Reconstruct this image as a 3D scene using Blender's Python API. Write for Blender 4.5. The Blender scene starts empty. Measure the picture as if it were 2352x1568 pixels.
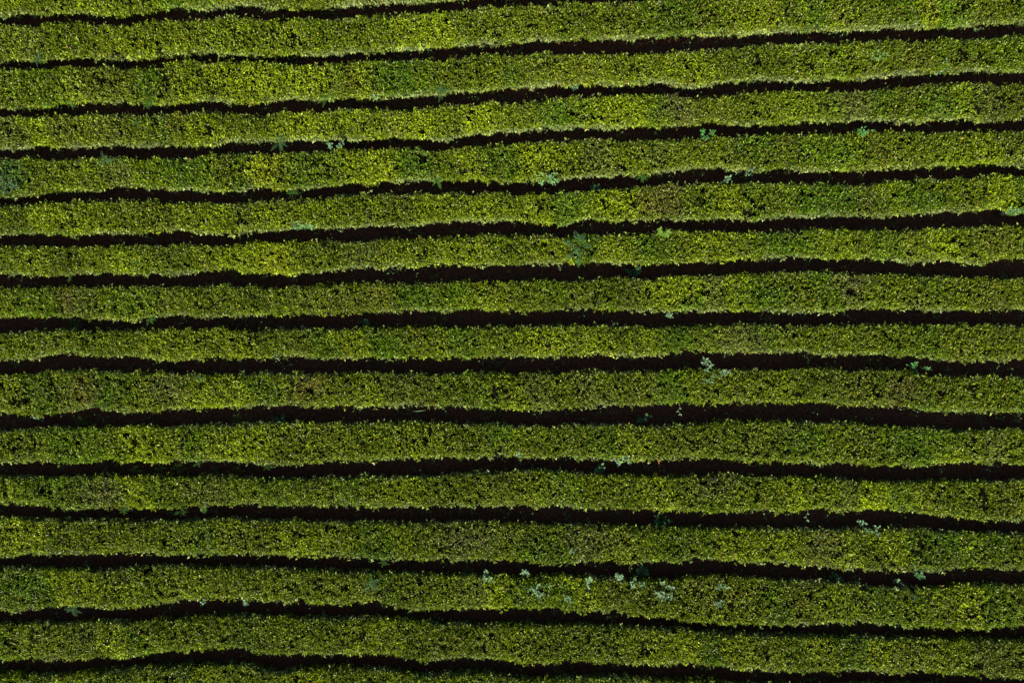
import bpy, math, random
import numpy as np

sc = bpy.context.scene
C = sc.collection
R = math.radians

# ------------------------------------------------------------------ camera
HOVER = 23.66
cam_d = bpy.data.cameras.new('camera')
cam_d.lens = 24.0
cam_d.sensor_width = 36.0
cam_d.clip_start = 0.5
cam_d.clip_end = 2000.0
cam = bpy.data.objects.new('camera', cam_d)
C.objects.link(cam)
cam.location = (0.0, 0.0, HOVER)
cam.rotation_euler = (0.0, 0.0, 0.0)
sc.camera = cam

# ------------------------------------------------------------------ sky, sun, exposure
SUN_EL = R(38.0)
SUN_AZ = R(192.0)            # compass bearing the light comes from (180 = bottom of the picture)
world = bpy.data.worlds.new('World')
sc.world = world
world.use_nodes = True
wn = world.node_tree.nodes
sky = wn.new('ShaderNodeTexSky')
sky.sky_type = 'NISHITA'
sky.sun_disc = False
sky.sun_elevation = SUN_EL
sky.sun_rotation = SUN_AZ
wn['Background'].inputs['Strength'].default_value = 0.05
world.node_tree.links.new(sky.outputs['Color'], wn['Background'].inputs['Color'])

sun_d = bpy.data.lights.new('sun', 'SUN')
sun_d.energy = 5.0
sun_d.angle = R(0.5)
sun_d.color = (1.0, 0.93, 0.80)
sun = bpy.data.objects.new('sun', sun_d)
C.objects.link(sun)
sun.location = (-4, -20, 30)
sun.rotation_euler = (math.pi / 2 - SUN_EL, 0.0, math.pi - SUN_AZ)

sc.view_settings.view_transform = 'Standard'
sc.view_settings.look = 'None'
sc.view_settings.gamma = 1.0
sc.view_settings.exposure = 1.64

# ------------------------------------------------------------------ materials
def new_mat(name):
    mt = bpy.data.materials.new(name)
    mt.use_nodes = True
    nt = mt.node_tree
    for n in list(nt.nodes):
        nt.nodes.remove(n)
    return mt, nt.nodes, nt.links

def leaf_material(name, rough=0.42, spec=0.45, trans=0.25, gain=1.0):
    """colour of every leaf comes from its 'tint' attribute, broken up by a fine noise"""
    mt, n, l = new_mat(name)
    out = n.new('ShaderNodeOutputMaterial')
    at = n.new('ShaderNodeAttribute'); at.attribute_name = 'tint'
    tc = n.new('ShaderNodeTexCoord')
    nz = n.new('ShaderNodeTexNoise'); nz.inputs['Scale'].default_value = 22.0; nz.inputs['Detail'].default_value = 2.0
    l.new(tc.outputs['Object'], nz.inputs['Vector'])
    mr = n.new('ShaderNodeMapRange')
    mr.inputs['To Min'].default_value = 0.7 * gain; mr.inputs['To Max'].default_value = 1.3 * gain
    l.new(nz.outputs['Fac'], mr.inputs['Value'])
    mx = n.new('ShaderNodeVectorMath'); mx.operation = 'SCALE'
    l.new(at.outputs['Color'], mx.inputs[0]); l.new(mr.outputs['Result'], mx.inputs['Scale'])
    pb = n.new('ShaderNodeBsdfPrincipled')
    pb.inputs['Roughness'].default_value = rough
    pb.inputs['Specular IOR Level'].default_value = spec
    l.new(mx.outputs[0], pb.inputs['Base Color'])
    tr = n.new('ShaderNodeBsdfTranslucent')
    l.new(mx.outputs[0], tr.inputs['Color'])
    ms = n.new('ShaderNodeMixShader'); ms.inputs[0].default_value = trans
    l.new(pb.outputs[0], ms.inputs[1]); l.new(tr.outputs[0], ms.inputs[2])
    l.new(ms.outputs[0], out.inputs['Surface'])
    return mt

def noise_material(name, c0, c1, scale, rough=0.9, bump=0.0, detail=6.0, spec=0.15):
    mt, n, l = new_mat(name)
    out = n.new('ShaderNodeOutputMaterial')
    tc = n.new('ShaderNodeTexCoord')
    nz = n.new('ShaderNodeTexNoise'); nz.inputs['Scale'].default_value = scale; nz.inputs['Detail'].default_value = detail
    l.new(tc.outputs['Object'], nz.inputs['Vector'])
    cr = n.new('ShaderNodeValToRGB')
    cr.color_ramp.elements[0].position = 0.32; cr.color_ramp.elements[0].color = (*c0, 1)
    cr.color_ramp.elements[1].position = 0.68; cr.color_ramp.elements[1].color = (*c1, 1)
    l.new(nz.outputs['Fac'], cr.inputs['Fac'])
    pb = n.new('ShaderNodeBsdfPrincipled')
    pb.inputs['Roughness'].default_value = rough
    pb.inputs['Specular IOR Level'].default_value = spec
    l.new(cr.outputs['Color'], pb.inputs['Base Color'])
    if bump:
        bp = n.new('ShaderNodeBump'); bp.inputs['Strength'].default_value = bump; bp.inputs['Distance'].default_value = 0.05
        l.new(nz.outputs['Fac'], bp.inputs['Height']); l.new(bp.outputs['Normal'], pb.inputs['Normal'])
    l.new(pb.outputs[0], out.inputs['Surface'])
    return mt

M_TEA = leaf_material('tea_leaf', 0.34, 0.17, 0.36)
M_WEED = leaf_material('weed_leaf', 0.6, 0.25, 0.18)
M_FERN = leaf_material('fern_leaf', 0.7, 0.12, 0.25)
M_LITTER = leaf_material('dead_leaf', 0.8, 0.2, 0.05)
M_CORE = noise_material('shade_black_twigs', (0.002, 0.0022, 0.0010), (0.006, 0.0055, 0.0025), 30.0, 1.0, 0.6, 6.0, 0.0)  # near-black colour paints the shade between leaves into the twigs
M_TWIG = noise_material('grey_twig', (0.07, 0.058, 0.045), (0.20, 0.17, 0.14), 12.0, 0.85)
M_STEM = noise_material('green_stem', (0.05, 0.07, 0.03), (0.10, 0.12, 0.06), 14.0, 0.7)
M_DEAD = noise_material('rusty_dead_wood', (0.12, 0.04, 0.012), (0.30, 0.11, 0.03), 10.0, 0.85)
M_SOIL = noise_material('damp_soil', (0.044, 0.017, 0.009), (0.115, 0.047, 0.026), 11.0, 0.95, 0.5)

# ------------------------------------------------------------------ helpers
rng = np.random.default_rng(11)
random.seed(5)

def link(name, me, parent=None, loc=None):
    o = bpy.data.objects.new(name, me)
    C.objects.link(o)
    if parent is not None:
        o.parent = parent
    if loc is not None:
        o.location = loc
    return o

def mesh_np(name, V, F, mat, tint=None, smooth=False):
    """V (n,3) float, F (m,k) int with one k, tint (m,3) per-face colour"""
    me = bpy.data.meshes.new(name)
    V = np.ascontiguousarray(V, dtype=np.float32); F = np.ascontiguousarray(F, dtype=np.int32)
    m, k = F.shape
    me.vertices.add(len(V)); me.vertices.foreach_set('co', V.ravel())
    me.loops.add(m * k); me.loops.foreach_set('vertex_index', F.ravel())
    me.polygons.add(m)
    me.polygons.foreach_set('loop_start', np.arange(0, m * k, k, dtype=np.int32))
    me.update(calc_edges=True)
    if tint is not None:
        a = me.attributes.new('tint', 'FLOAT_COLOR', 'FACE')
        col = np.ones((m, 4), dtype=np.float32); col[:, :3] = tint
        a.data.foreach_set('color', col.ravel())
    if smooth:
        me.polygons.foreach_set('use_smooth', np.ones(m, dtype=bool))
    me.materials.append(mat)
    return me

def thing(name, label, cat, loc, group=None):
    o = bpy.data.objects.new(name, None)
    o.empty_display_size = 0.2
    C.objects.link(o)
    o.location = loc
    o['label'] = label; o['category'] = cat
    if group: o['group'] = group
    return o

def unit(v):
    return v / np.maximum(np.linalg.norm(v, axis=-1, keepdims=True), 1e-9)

class Noise2:
    """smooth value noise on a lattice"""
    def __init__(self, seed):
        self.g = np.random.default_rng(seed).uniform(-1, 1, (256, 256))
    def __call__(self, x, y):
        xi = np.floor(x).astype(int); yi = np.floor(y).astype(int)
        fx = x - xi; fy = y - yi
        fx = fx * fx * (3 - 2 * fx); fy = fy * fy * (3 - 2 * fy)
        g = self.g
        a = g[xi & 255, yi & 255]; b = g[(xi + 1) & 255, yi & 255]
        c = g[xi & 255, (yi + 1) & 255]; d = g[(xi + 1) & 255, (yi + 1) & 255]
        return (a * (1 - fx) + b * fx) * (1 - fy) + (c * (1 - fx) + d * fx) * fy

N1, N2, N3, N4, N5 = (Noise2(s) for s in (1, 2, 3, 4, 5))

def leaves_np(P, D, NRM, L, Wd, curl):
    """one folded, curled leaf per row: base, left, right, tip -> two triangles sharing the midrib"""
    side = unit(np.cross(D, NRM))
    nn = np.cross(side, D)
    L = L[:, None]; Wd = Wd[:, None]; curl = curl[:, None]
    mid = P + D * L * 0.45
    up = nn * Wd * 0.22
    a = P
    b = mid + side * Wd * 0.5 + up
    c = mid - side * Wd * 0.5 + up
    d = P + D * L - nn * L * curl
    n = len(P)
    V = np.stack([a, b, c, d], 1).reshape(-1, 3)
    i = np.arange(n) * 4
    F = np.stack([np.stack([i, i + 2, i + 3], 1), np.stack([i, i + 3, i + 1], 1)], 1).reshape(-1, 3)
    return V, F

def tube_np(paths, radii, sides=4):
    """paths: list of (k,3) arrays; radii: list of (k,) arrays -> quads"""
    Vs, Fs, off = [], [], 0
    for p, r in zip(paths, radii):
        k = len(p)
        t = unit(np.gradient(p, axis=0))
        ref = np.where(np.abs(t[:, 2:3]) > 0.9, np.array([[1.0, 0, 0]]), np.array([[0, 0, 1.0]]))
        u = unit(np.cross(t, ref)); w = np.cross(t, u)
        an = np.linspace(0, 2 * np.pi, sides, endpoint=False)
        ring = p[:, None, :] + (u[:, None, :] * np.cos(an)[None, :, None] + w[:, None, :] * np.sin(an)[None, :, None]) * r[:, None, None]
        Vs.append(ring.reshape(-1, 3))
        for i in range(k - 1):
            for j in range(sides):
                j2 = (j + 1) % sides
                Fs.append((off + i * sides + j, off + i * sides + j2, off + (i + 1) * sides + j2, off + (i + 1) * sides + j))
        off += k * sides
    return np.concatenate(Vs), np.array(Fs, dtype=np.int32)

# ------------------------------------------------------------------ ground
def build_ground():
    nx, ny = 260, 180
    xs = np.linspace(-26, 26, nx); ys = np.linspace(-18, 18, ny)
    X, Y = np.meshgrid(xs, ys, indexing='ij')
    edge = np.clip(np.minimum(26 - np.abs(X), 18 - np.abs(Y)) / 3.0, 0, 1)
    Z = (0.035 * N1(X * 2.3, Y * 2.3) + 0.02 * N2(X * 6, Y * 6)) * edge
    V = np.stack([X, Y, Z], -1).reshape(-1, 3)
    idx = np.arange(nx * ny).reshape(nx, ny)
    F = np.stack([idx[:-1, :-1], idx[1:, :-1], idx[1:, 1:], idx[:-1, 1:]], -1).reshape(-1, 4)
    # one sheet: a skirt of large faces carries the soil out to the horizon
    far = 600.0
    b = len(V)
    V = np.concatenate([V, np.array([(-far, -far, 0), (far, -far, 0), (far, far, 0), (-far, far, 0)], float)])
    c = [idx[0, 0], idx[-1, 0], idx[-1, -1], idx[0, -1]]
    S = [(b, b + 1, c[1], c[0]), (b + 1, b + 2, c[2], c[1]), (b + 2, b + 3, c[3], c[2]), (b + 3, b, c[0], c[3])]
    F = np.concatenate([F, np.array(S)])
    g = link('ground', mesh_np('ground', V, F, M_SOIL, smooth=True))
    g['kind'] = 'structure'
build_ground()

# ------------------------------------------------------------------ hedges
# outline of each clipped canopy in centimetres, every 0.4 m along the row: (far edge), (sunny edge)
X0, DX = -19.2, 0.4
ROWS = [
    ((1211,1207,1207,1208,1208,1211,1220,1222,1218,1232,1233,1227,1221,1214,1213,1212,1221,1229,1233,1236,1239,1241,1242,1245,1248,1251,1248,1244,1239,1236,1232,1230,1235,1246,1258,1262,1262,1261,1262,1263,1264,1267,1273,1279,1281,1282,1282,1281,1283,1281,1282,1287,1293,1296,1295,1295,1296,1300,1304,1306,1304,1302,1302,1305,1308,1308,1304,1299,1299,1307,1315,1322,1325,1328,1330,1327,1324,1322,1322,1322,1323,1325,1328,1331,1340,1348,1355,1348,1341,1335,1338,1342,1344,1347,1351,1355,1356),
     (1101,1094,1093,1092,1092,1096,1106,1110,1103,1113,1111,1109,1106,1104,1102,1099,1105,1114,1120,1126,1126,1124,1121,1125,1130,1135,1134,1130,1126,1124,1123,1122,1125,1130,1136,1140,1141,1142,1143,1144,1145,1148,1153,1158,1161,1163,1165,1165,1169,1168,1170,1176,1182,1185,1184,1184,1184,1184,1184,1186,1189,1192,1194,1195,1197,1196,1191,1186,1185,1192,1200,1206,1208,1211,1212,1213,1213,1214,1214,1215,1216,1216,1215,1216,1223,1229,1234,1228,1221,1216,1220,1225,1228,1232,1237,1241,1241)),
    ((1054,1046,1051,1055,1060,1059,1063,1061,1056,1069,1070,1069,1068,1067,1063,1056,1059,1068,1072,1077,1079,1079,1078,1083,1089,1095,1093,1087,1081,1079,1078,1078,1078,1081,1085,1089,1091,1093,1095,1097,1099,1101,1105,1108,1112,1116,1120,1122,1127,1127,1129,1132,1135,1137,1136,1136,1136,1138,1140,1142,1146,1150,1152,1152,1152,1151,1151,1151,1151,1153,1155,1157,1160,1163,1166,1170,1174,1176,1174,1172,1171,1172,1174,1176,1179,1183,1186,1184,1182,1181,1183,1186,1187,1189,1191,1193,1192),
     (944,944,944,944,944,944,949,948,944,956,957,956,955,954,952,948,954,960,962,964,966,967,967,967,967,966,965,964,964,964,964,964,965,968,972,975,978,981,983,986,989,991,993,996,998,1000,1003,1005,1011,1013,1014,1015,1017,1018,1019,1021,1022,1023,1025,1026,1027,1029,1030,1032,1033,1034,1036,1037,1038,1040,1041,1043,1044,1046,1048,1049,1051,1052,1054,1056,1057,1059,1060,1061,1063,1064,1066,1067,1069,1070,1072,1073,1073,1073,1073,1073,1073)),
    ((913,913,913,913,913,913,912,913,917,918,923,923,919,918,920,914,913,915,921,929,934,936,935,935,938,939,940,938,936,933,930,931,933,937,938,940,943,946,943,943,945,944,942,953,959,962,964,962,960,961,962,963,963,963,963,963,963,962,961,962,967,972,975,977,980,982,985,987,990,992,996,997,998,999,1001,1002,1003,1004,1005,1006,1008,1009,1010,1011,1012,1014,1015,1016,1017,1018,1020,1020,1020,1020,1020,1020,1020),
     (783,783,783,783,783,783,784,787,788,793,800,803,808,809,802,806,805,799,798,800,803,809,812,810,805,800,798,807,815,816,817,816,816,818,822,823,823,823,823,824,829,833,836,839,841,842,845,851,854,859,863,865,862,861,864,866,868,868,867,873,877,876,863,856,855,864,874,879,881,885,881,879,875,877,880,880,882,884,888,893,898,902,904,907,908,907,913,917,909,908,909,911,911,911,911,911,911)),
    ((750,750,750,750,750,750,752,755,755,755,756,758,762,760,759,758,757,759,761,764,767,770,770,769,767,763,757,758,766,771,773,773,773,777,781,782,782,779,776,774,775,783,786,791,795,797,800,804,802,804,807,813,818,820,823,826,828,829,827,827,828,831,826,815,817,821,827,831,835,839,839,839,838,838,840,839,839,842,845,846,848,852,860,862,862,863,864,869,870,861,866,860,860,860,860,860,860),
     (648,648,648,648,648,648,650,652,656,656,655,657,659,660,660,664,657,662,662,660,659,658,657,662,678,678,677,676,675,677,680,683,683,682,681,680,682,685,688,688,685,682,681,682,691,698,702,706,708,713,716,717,719,722,722,721,721,722,724,726,726,724,724,729,736,736,732,730,731,734,733,736,738,739,741,739,744,749,747,744,741,737,740,744,747,750,746,743,741,743,746,750,750,750,750,750,750)),
    ((610,610,610,610,610,610,611,613,615,612,608,611,615,618,619,617,617,616,615,614,614,616,620,626,630,632,632,631,634,635,635,638,642,646,646,642,642,643,645,646,646,640,642,649,653,656,660,661,659,663,667,671,674,676,678,678,676,675,675,675,675,676,678,681,684,686,687,688,690,691,693,695,697,699,698,697,700,707,707,705,703,702,702,702,703,705,706,706,706,706,707,710,710,710,710,710,710),
     (481,481,481,481,481,481,484,492,500,505,512,512,509,507,515,523,525,522,517,515,510,506,503,500,503,509,513,518,512,511,513,516,520,526,530,531,531,534,538,541,542,542,545,543,542,543,539,535,532,538,541,543,542,549,553,555,557,559,560,562,566,570,575,581,587,584,579,576,573,576,580,580,577,577,576,571,571,572,577,580,584,587,587,586,586,587,593,595,595,595,592,589,589,589,589,589,589)),
    ((456,456,456,456,456,456,456,457,461,464,468,471,471,469,470,471,472,471,470,469,467,464,463,462,462,466,470,473,473,474,475,478,482,488,493,494,495,495,496,497,498,500,495,496,499,500,500,499,490,493,496,499,501,503,505,507,510,513,516,519,522,526,531,530,530,531,532,533,533,533,533,533,532,530,531,530,528,528,528,532,537,540,546,549,548,548,549,552,555,558,557,555,555,555,555,555,555),
     (361,361,361,361,361,361,363,365,364,363,360,354,358,362,365,366,365,364,364,368,371,369,364,361,361,363,367,371,373,380,383,384,381,383,383,385,390,389,389,390,393,397,400,402,403,404,407,406,407,402,398,397,396,396,409,410,407,403,403,407,408,407,408,410,412,413,414,410,407,407,415,417,421,421,421,423,423,423,420,420,423,429,430,433,436,438,440,443,446,447,437,434,434,434,434,434,434)),
    ((320,320,320,320,320,320,320,320,319,318,319,318,317,320,321,321,321,321,320,322,325,326,323,318,316,326,330,333,333,334,335,336,336,336,336,339,343,344,345,346,347,347,348,350,354,358,358,357,350,351,352,353,354,353,353,355,357,358,359,360,369,372,370,369,369,369,369,369,368,367,367,367,370,374,376,377,376,375,374,373,372,374,376,378,379,379,380,383,387,390,388,387,387,387,387,387,387),
     (232,232,232,232,232,232,226,222,219,217,220,225,230,231,232,230,226,226,226,223,228,233,237,243,250,235,227,229,227,227,229,232,236,241,244,250,253,245,247,250,253,258,263,259,253,254,259,261,255,259,262,263,263,264,265,265,262,259,259,260,263,263,264,267,269,270,271,272,274,279,288,282,289,285,281,281,281,280,278,274,269,267,268,270,272,271,264,260,265,279,278,281,281,281,281,281,281)),
    ((180,180,180,180,180,180,180,180,180,180,181,187,186,185,184,183,183,183,183,184,185,186,187,188,187,185,183,181,180,180,181,184,187,191,194,196,197,196,195,194,195,196,198,200,201,201,200,200,201,203,205,206,206,205,207,211,213,214,211,208,207,215,217,219,221,222,223,224,225,224,231,232,232,232,232,232,230,228,226,224,222,221,220,218,216,215,215,217,214,207,210,216,216,216,216,216,216),
     (80,80,80,80,80,80,85,87,87,84,84,86,78,75,78,77,75,76,80,88,89,86,84,84,84,84,84,87,91,92,93,92,91,91,94,97,98,101,102,103,103,102,105,107,107,107,107,108,104,104,104,106,108,109,109,108,106,101,104,102,103,104,104,107,108,105,104,104,104,104,101,100,100,101,102,102,103,108,111,112,109,107,106,107,107,107,106,106,109,109,109,109,109,109,109,109,109)),
    ((27,27,27,27,27,27,27,30,38,36,37,37,36,37,39,39,38,39,40,43,41,40,41,48,42,38,37,38,39,40,41,41,41,41,42,43,44,45,46,47,48,49,48,47,49,50,49,49,49,50,51,52,53,54,55,56,55,53,51,49,48,47,49,51,52,54,57,59,60,58,55,54,55,56,56,56,57,58,58,58,59,58,56,55,54,54,54,55,55,53,53,54,54,54,54,54,54),
     (-62,-62,-62,-62,-62,-62,-62,-60,-55,-45,-37,-33,-41,-50,-53,-46,-47,-53,-58,-61,-59,-57,-55,-55,-55,-55,-56,-55,-53,-51,-49,-54,-57,-58,-59,-59,-57,-56,-56,-55,-53,-54,-55,-55,-57,-58,-56,-54,-53,-53,-52,-51,-49,-46,-43,-42,-46,-51,-53,-54,-49,-41,-35,-31,-32,-33,-34,-36,-43,-40,-34,-34,-36,-39,-42,-44,-43,-42,-42,-44,-45,-46,-48,-59,-64,-67,-69,-68,-66,-65,-62,-58,-58,-58,-58,-58,-58)),
    ((-112,-112,-112,-112,-112,-112,-110,-107,-106,-102,-98,-98,-97,-96,-102,-105,-105,-103,-103,-107,-110,-111,-111,-110,-109,-108,-107,-106,-105,-104,-108,-109,-109,-108,-107,-107,-107,-106,-106,-107,-108,-109,-108,-107,-105,-103,-103,-105,-107,-105,-103,-103,-103,-102,-102,-103,-103,-102,-101,-100,-100,-99,-97,-95,-93,-94,-97,-97,-96,-96,-97,-95,-93,-92,-93,-94,-95,-96,-95,-95,-96,-99,-103,-116,-116,-116,-117,-118,-117,-116,-116,-116,-116,-116,-116,-116,-116),
     (-241,-241,-241,-241,-241,-241,-241,-245,-246,-247,-243,-232,-221,-223,-229,-235,-237,-233,-231,-230,-230,-228,-224,-223,-222,-221,-217,-216,-217,-216,-216,-219,-215,-215,-216,-218,-219,-219,-218,-217,-218,-219,-218,-217,-220,-223,-226,-228,-230,-230,-230,-229,-227,-224,-221,-218,-214,-213,-214,-215,-213,-211,-208,-208,-208,-208,-205,-204,-208,-209,-209,-210,-208,-207,-207,-210,-213,-216,-217,-215,-216,-222,-226,-232,-235,-237,-238,-239,-238,-238,-239,-241,-241,-241,-241,-241,-241)),
    ((-298,-298,-298,-298,-298,-298,-297,-296,-294,-292,-291,-290,-289,-288,-286,-285,-285,-285,-285,-286,-283,-280,-280,-279,-278,-278,-279,-274,-273,-272,-271,-271,-271,-270,-270,-275,-271,-271,-270,-268,-268,-270,-273,-276,-276,-276,-276,-278,-285,-285,-285,-283,-281,-280,-280,-280,-280,-280,-282,-285,-284,-283,-281,-278,-274,-271,-269,-270,-271,-271,-272,-271,-271,-272,-271,-271,-274,-278,-283,-286,-288,-289,-289,-291,-294,-297,-300,-300,-299,-297,-296,-296,-296,-296,-296,-296,-296),
     (-405,-405,-405,-405,-405,-405,-405,-405,-405,-405,-405,-406,-406,-407,-407,-407,-407,-408,-409,-406,-402,-403,-404,-404,-405,-407,-409,-415,-416,-415,-413,-411,-407,-404,-402,-401,-399,-397,-395,-393,-392,-391,-390,-389,-391,-392,-391,-391,-387,-390,-392,-389,-389,-391,-395,-397,-399,-400,-402,-403,-401,-399,-397,-393,-395,-395,-395,-401,-407,-408,-404,-404,-406,-409,-411,-411,-411,-414,-416,-415,-415,-416,-416,-415,-411,-409,-407,-405,-404,-404,-412,-416,-416,-416,-416,-416,-416)),
    ((-452,-452,-452,-452,-452,-452,-453,-453,-454,-455,-455,-456,-455,-454,-453,-451,-449,-449,-450,-451,-452,-451,-450,-450,-451,-452,-453,-463,-462,-461,-461,-461,-460,-458,-456,-454,-453,-454,-454,-454,-452,-449,-447,-445,-442,-440,-440,-439,-436,-434,-433,-436,-438,-440,-444,-449,-450,-450,-451,-452,-452,-452,-451,-450,-450,-449,-447,-448,-450,-454,-456,-454,-456,-458,-461,-464,-466,-468,-470,-471,-472,-472,-472,-470,-469,-468,-467,-467,-467,-467,-467,-467,-467,-467,-467,-467,-467),
     (-539,-539,-539,-539,-539,-539,-541,-546,-551,-556,-559,-561,-562,-561,-558,-559,-562,-564,-562,-560,-558,-556,-553,-551,-550,-549,-547,-548,-552,-553,-553,-552,-552,-552,-553,-554,-555,-556,-557,-557,-557,-556,-555,-555,-555,-554,-554,-553,-553,-554,-555,-554,-555,-557,-560,-562,-564,-564,-565,-566,-567,-568,-569,-571,-573,-574,-574,-572,-569,-567,-574,-574,-570,-564,-564,-572,-573,-567,-562,-564,-568,-572,-575,-579,-585,-592,-597,-600,-601,-601,-599,-597,-597,-597,-597,-597,-597)),
    ((-594,-594,-594,-594,-594,-594,-595,-596,-596,-596,-597,-598,-600,-601,-602,-603,-604,-605,-605,-605,-604,-602,-599,-597,-596,-597,-597,-599,-601,-602,-603,-603,-602,-603,-605,-606,-607,-607,-607,-608,-609,-609,-607,-605,-605,-605,-606,-607,-611,-611,-611,-613,-615,-617,-618,-618,-619,-621,-623,-625,-625,-625,-625,-626,-627,-627,-627,-628,-629,-630,-635,-634,-633,-631,-630,-629,-628,-627,-627,-627,-628,-627,-626,-629,-637,-640,-642,-643,-643,-643,-645,-647,-647,-647,-647,-647,-647),
     (-722,-722,-722,-722,-722,-722,-720,-717,-714,-714,-715,-717,-717,-716,-714,-711,-711,-714,-715,-717,-718,-720,-718,-716,-718,-719,-718,-720,-721,-723,-725,-724,-724,-725,-726,-727,-728,-729,-730,-731,-732,-733,-733,-733,-734,-734,-734,-734,-734,-737,-746,-750,-751,-751,-739,-742,-742,-747,-749,-743,-741,-739,-738,-736,-731,-735,-738,-741,-743,-745,-745,-746,-750,-754,-758,-762,-764,-766,-768,-769,-770,-771,-772,-771,-768,-764,-764,-763,-760,-761,-763,-765,-765,-765,-765,-765,-765)),
    ((-763,-763,-763,-763,-763,-763,-762,-761,-762,-764,-768,-767,-766,-769,-770,-769,-764,-756,-752,-752,-755,-759,-761,-761,-761,-760,-758,-759,-761,-763,-766,-768,-769,-771,-774,-774,-775,-777,-778,-779,-781,-783,-784,-785,-786,-787,-786,-785,-787,-789,-790,-789,-789,-791,-793,-794,-796,-799,-800,-800,-800,-798,-794,-789,-785,-785,-788,-790,-792,-794,-801,-800,-800,-801,-805,-809,-813,-817,-821,-825,-828,-829,-830,-829,-826,-822,-818,-819,-820,-821,-822,-823,-823,-823,-823,-823,-823),
     (-899,-899,-899,-899,-899,-899,-903,-904,-902,-894,-891,-888,-886,-890,-894,-898,-897,-891,-883,-879,-875,-870,-867,-866,-867,-871,-871,-872,-873,-873,-873,-877,-881,-884,-883,-878,-875,-880,-887,-896,-900,-901,-902,-900,-896,-894,-897,-899,-895,-897,-899,-899,-905,-911,-913,-906,-906,-908,-917,-922,-927,-930,-933,-937,-943,-951,-952,-950,-952,-952,-951,-953,-952,-950,-950,-949,-948,-945,-948,-953,-955,-958,-960,-961,-963,-965,-965,-966,-966,-964,-959,-957,-957,-957,-957,-957,-957)),
    ((-949,-949,-949,-949,-949,-949,-949,-949,-949,-949,-948,-947,-946,-944,-943,-943,-943,-940,-936,-935,-933,-929,-925,-921,-920,-920,-921,-924,-925,-926,-928,-929,-930,-930,-929,-929,-930,-931,-932,-934,-938,-942,-946,-948,-949,-951,-952,-953,-952,-953,-954,-954,-954,-954,-954,-955,-956,-958,-960,-962,-964,-967,-969,-972,-974,-977,-979,-981,-984,-986,-989,-990,-991,-991,-992,-993,-994,-995,-995,-996,-997,-997,-998,-999,-999,-1000,-1000,-1001,-1001,-1002,-1003,-1003,-1003,-1003,-1003,-1003,-1003),
     (-1066,-1064,-1067,-1070,-1073,-1072,-1070,-1068,-1068,-1069,-1069,-1067,-1064,-1061,-1061,-1061,-1062,-1055,-1046,-1041,-1040,-1038,-1036,-1032,-1031,-1031,-1037,-1047,-1055,-1056,-1054,-1052,-1053,-1053,-1053,-1051,-1050,-1048,-1052,-1060,-1070,-1072,-1069,-1064,-1062,-1064,-1066,-1069,-1073,-1078,-1081,-1081,-1080,-1080,-1080,-1080,-1080,-1080,-1080,-1081,-1082,-1084,-1085,-1084,-1084,-1086,-1092,-1099,-1104,-1105,-1106,-1106,-1108,-1110,-1111,-1108,-1106,-1105,-1107,-1110,-1112,-1111,-1111,-1111,-1116,-1122,-1127,-1125,-1124,-1123,-1125,-1127,-1128,-1123,-1119,-1114,-1116)),
    ((-1118,-1116,-1118,-1119,-1121,-1121,-1121,-1121,-1122,-1123,-1124,-1119,-1114,-1109,-1106,-1103,-1100,-1096,-1092,-1091,-1091,-1090,-1088,-1086,-1085,-1086,-1093,-1103,-1112,-1111,-1106,-1101,-1100,-1099,-1099,-1098,-1098,-1098,-1102,-1109,-1118,-1121,-1118,-1113,-1111,-1113,-1115,-1120,-1126,-1135,-1138,-1136,-1134,-1132,-1131,-1130,-1130,-1131,-1133,-1135,-1136,-1137,-1137,-1137,-1137,-1140,-1146,-1152,-1155,-1154,-1153,-1152,-1156,-1160,-1163,-1160,-1157,-1155,-1156,-1157,-1158,-1158,-1157,-1158,-1161,-1165,-1169,-1174,-1179,-1183,-1180,-1177,-1174,-1171,-1169,-1167,-1167),
     (-1233,-1231,-1232,-1234,-1236,-1237,-1239,-1240,-1239,-1238,-1236,-1234,-1232,-1230,-1227,-1224,-1221,-1215,-1210,-1207,-1209,-1210,-1211,-1205,-1200,-1197,-1203,-1216,-1226,-1224,-1217,-1210,-1211,-1214,-1217,-1218,-1219,-1220,-1223,-1230,-1238,-1239,-1236,-1230,-1229,-1233,-1237,-1242,-1247,-1253,-1256,-1255,-1253,-1250,-1247,-1244,-1243,-1249,-1254,-1257,-1255,-1253,-1253,-1256,-1259,-1263,-1269,-1276,-1280,-1278,-1277,-1276,-1281,-1285,-1288,-1283,-1278,-1274,-1274,-1273,-1273,-1274,-1275,-1277,-1280,-1283,-1286,-1289,-1292,-1295,-1295,-1294,-1292,-1290,-1288,-1286,-1287)),
]
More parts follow.
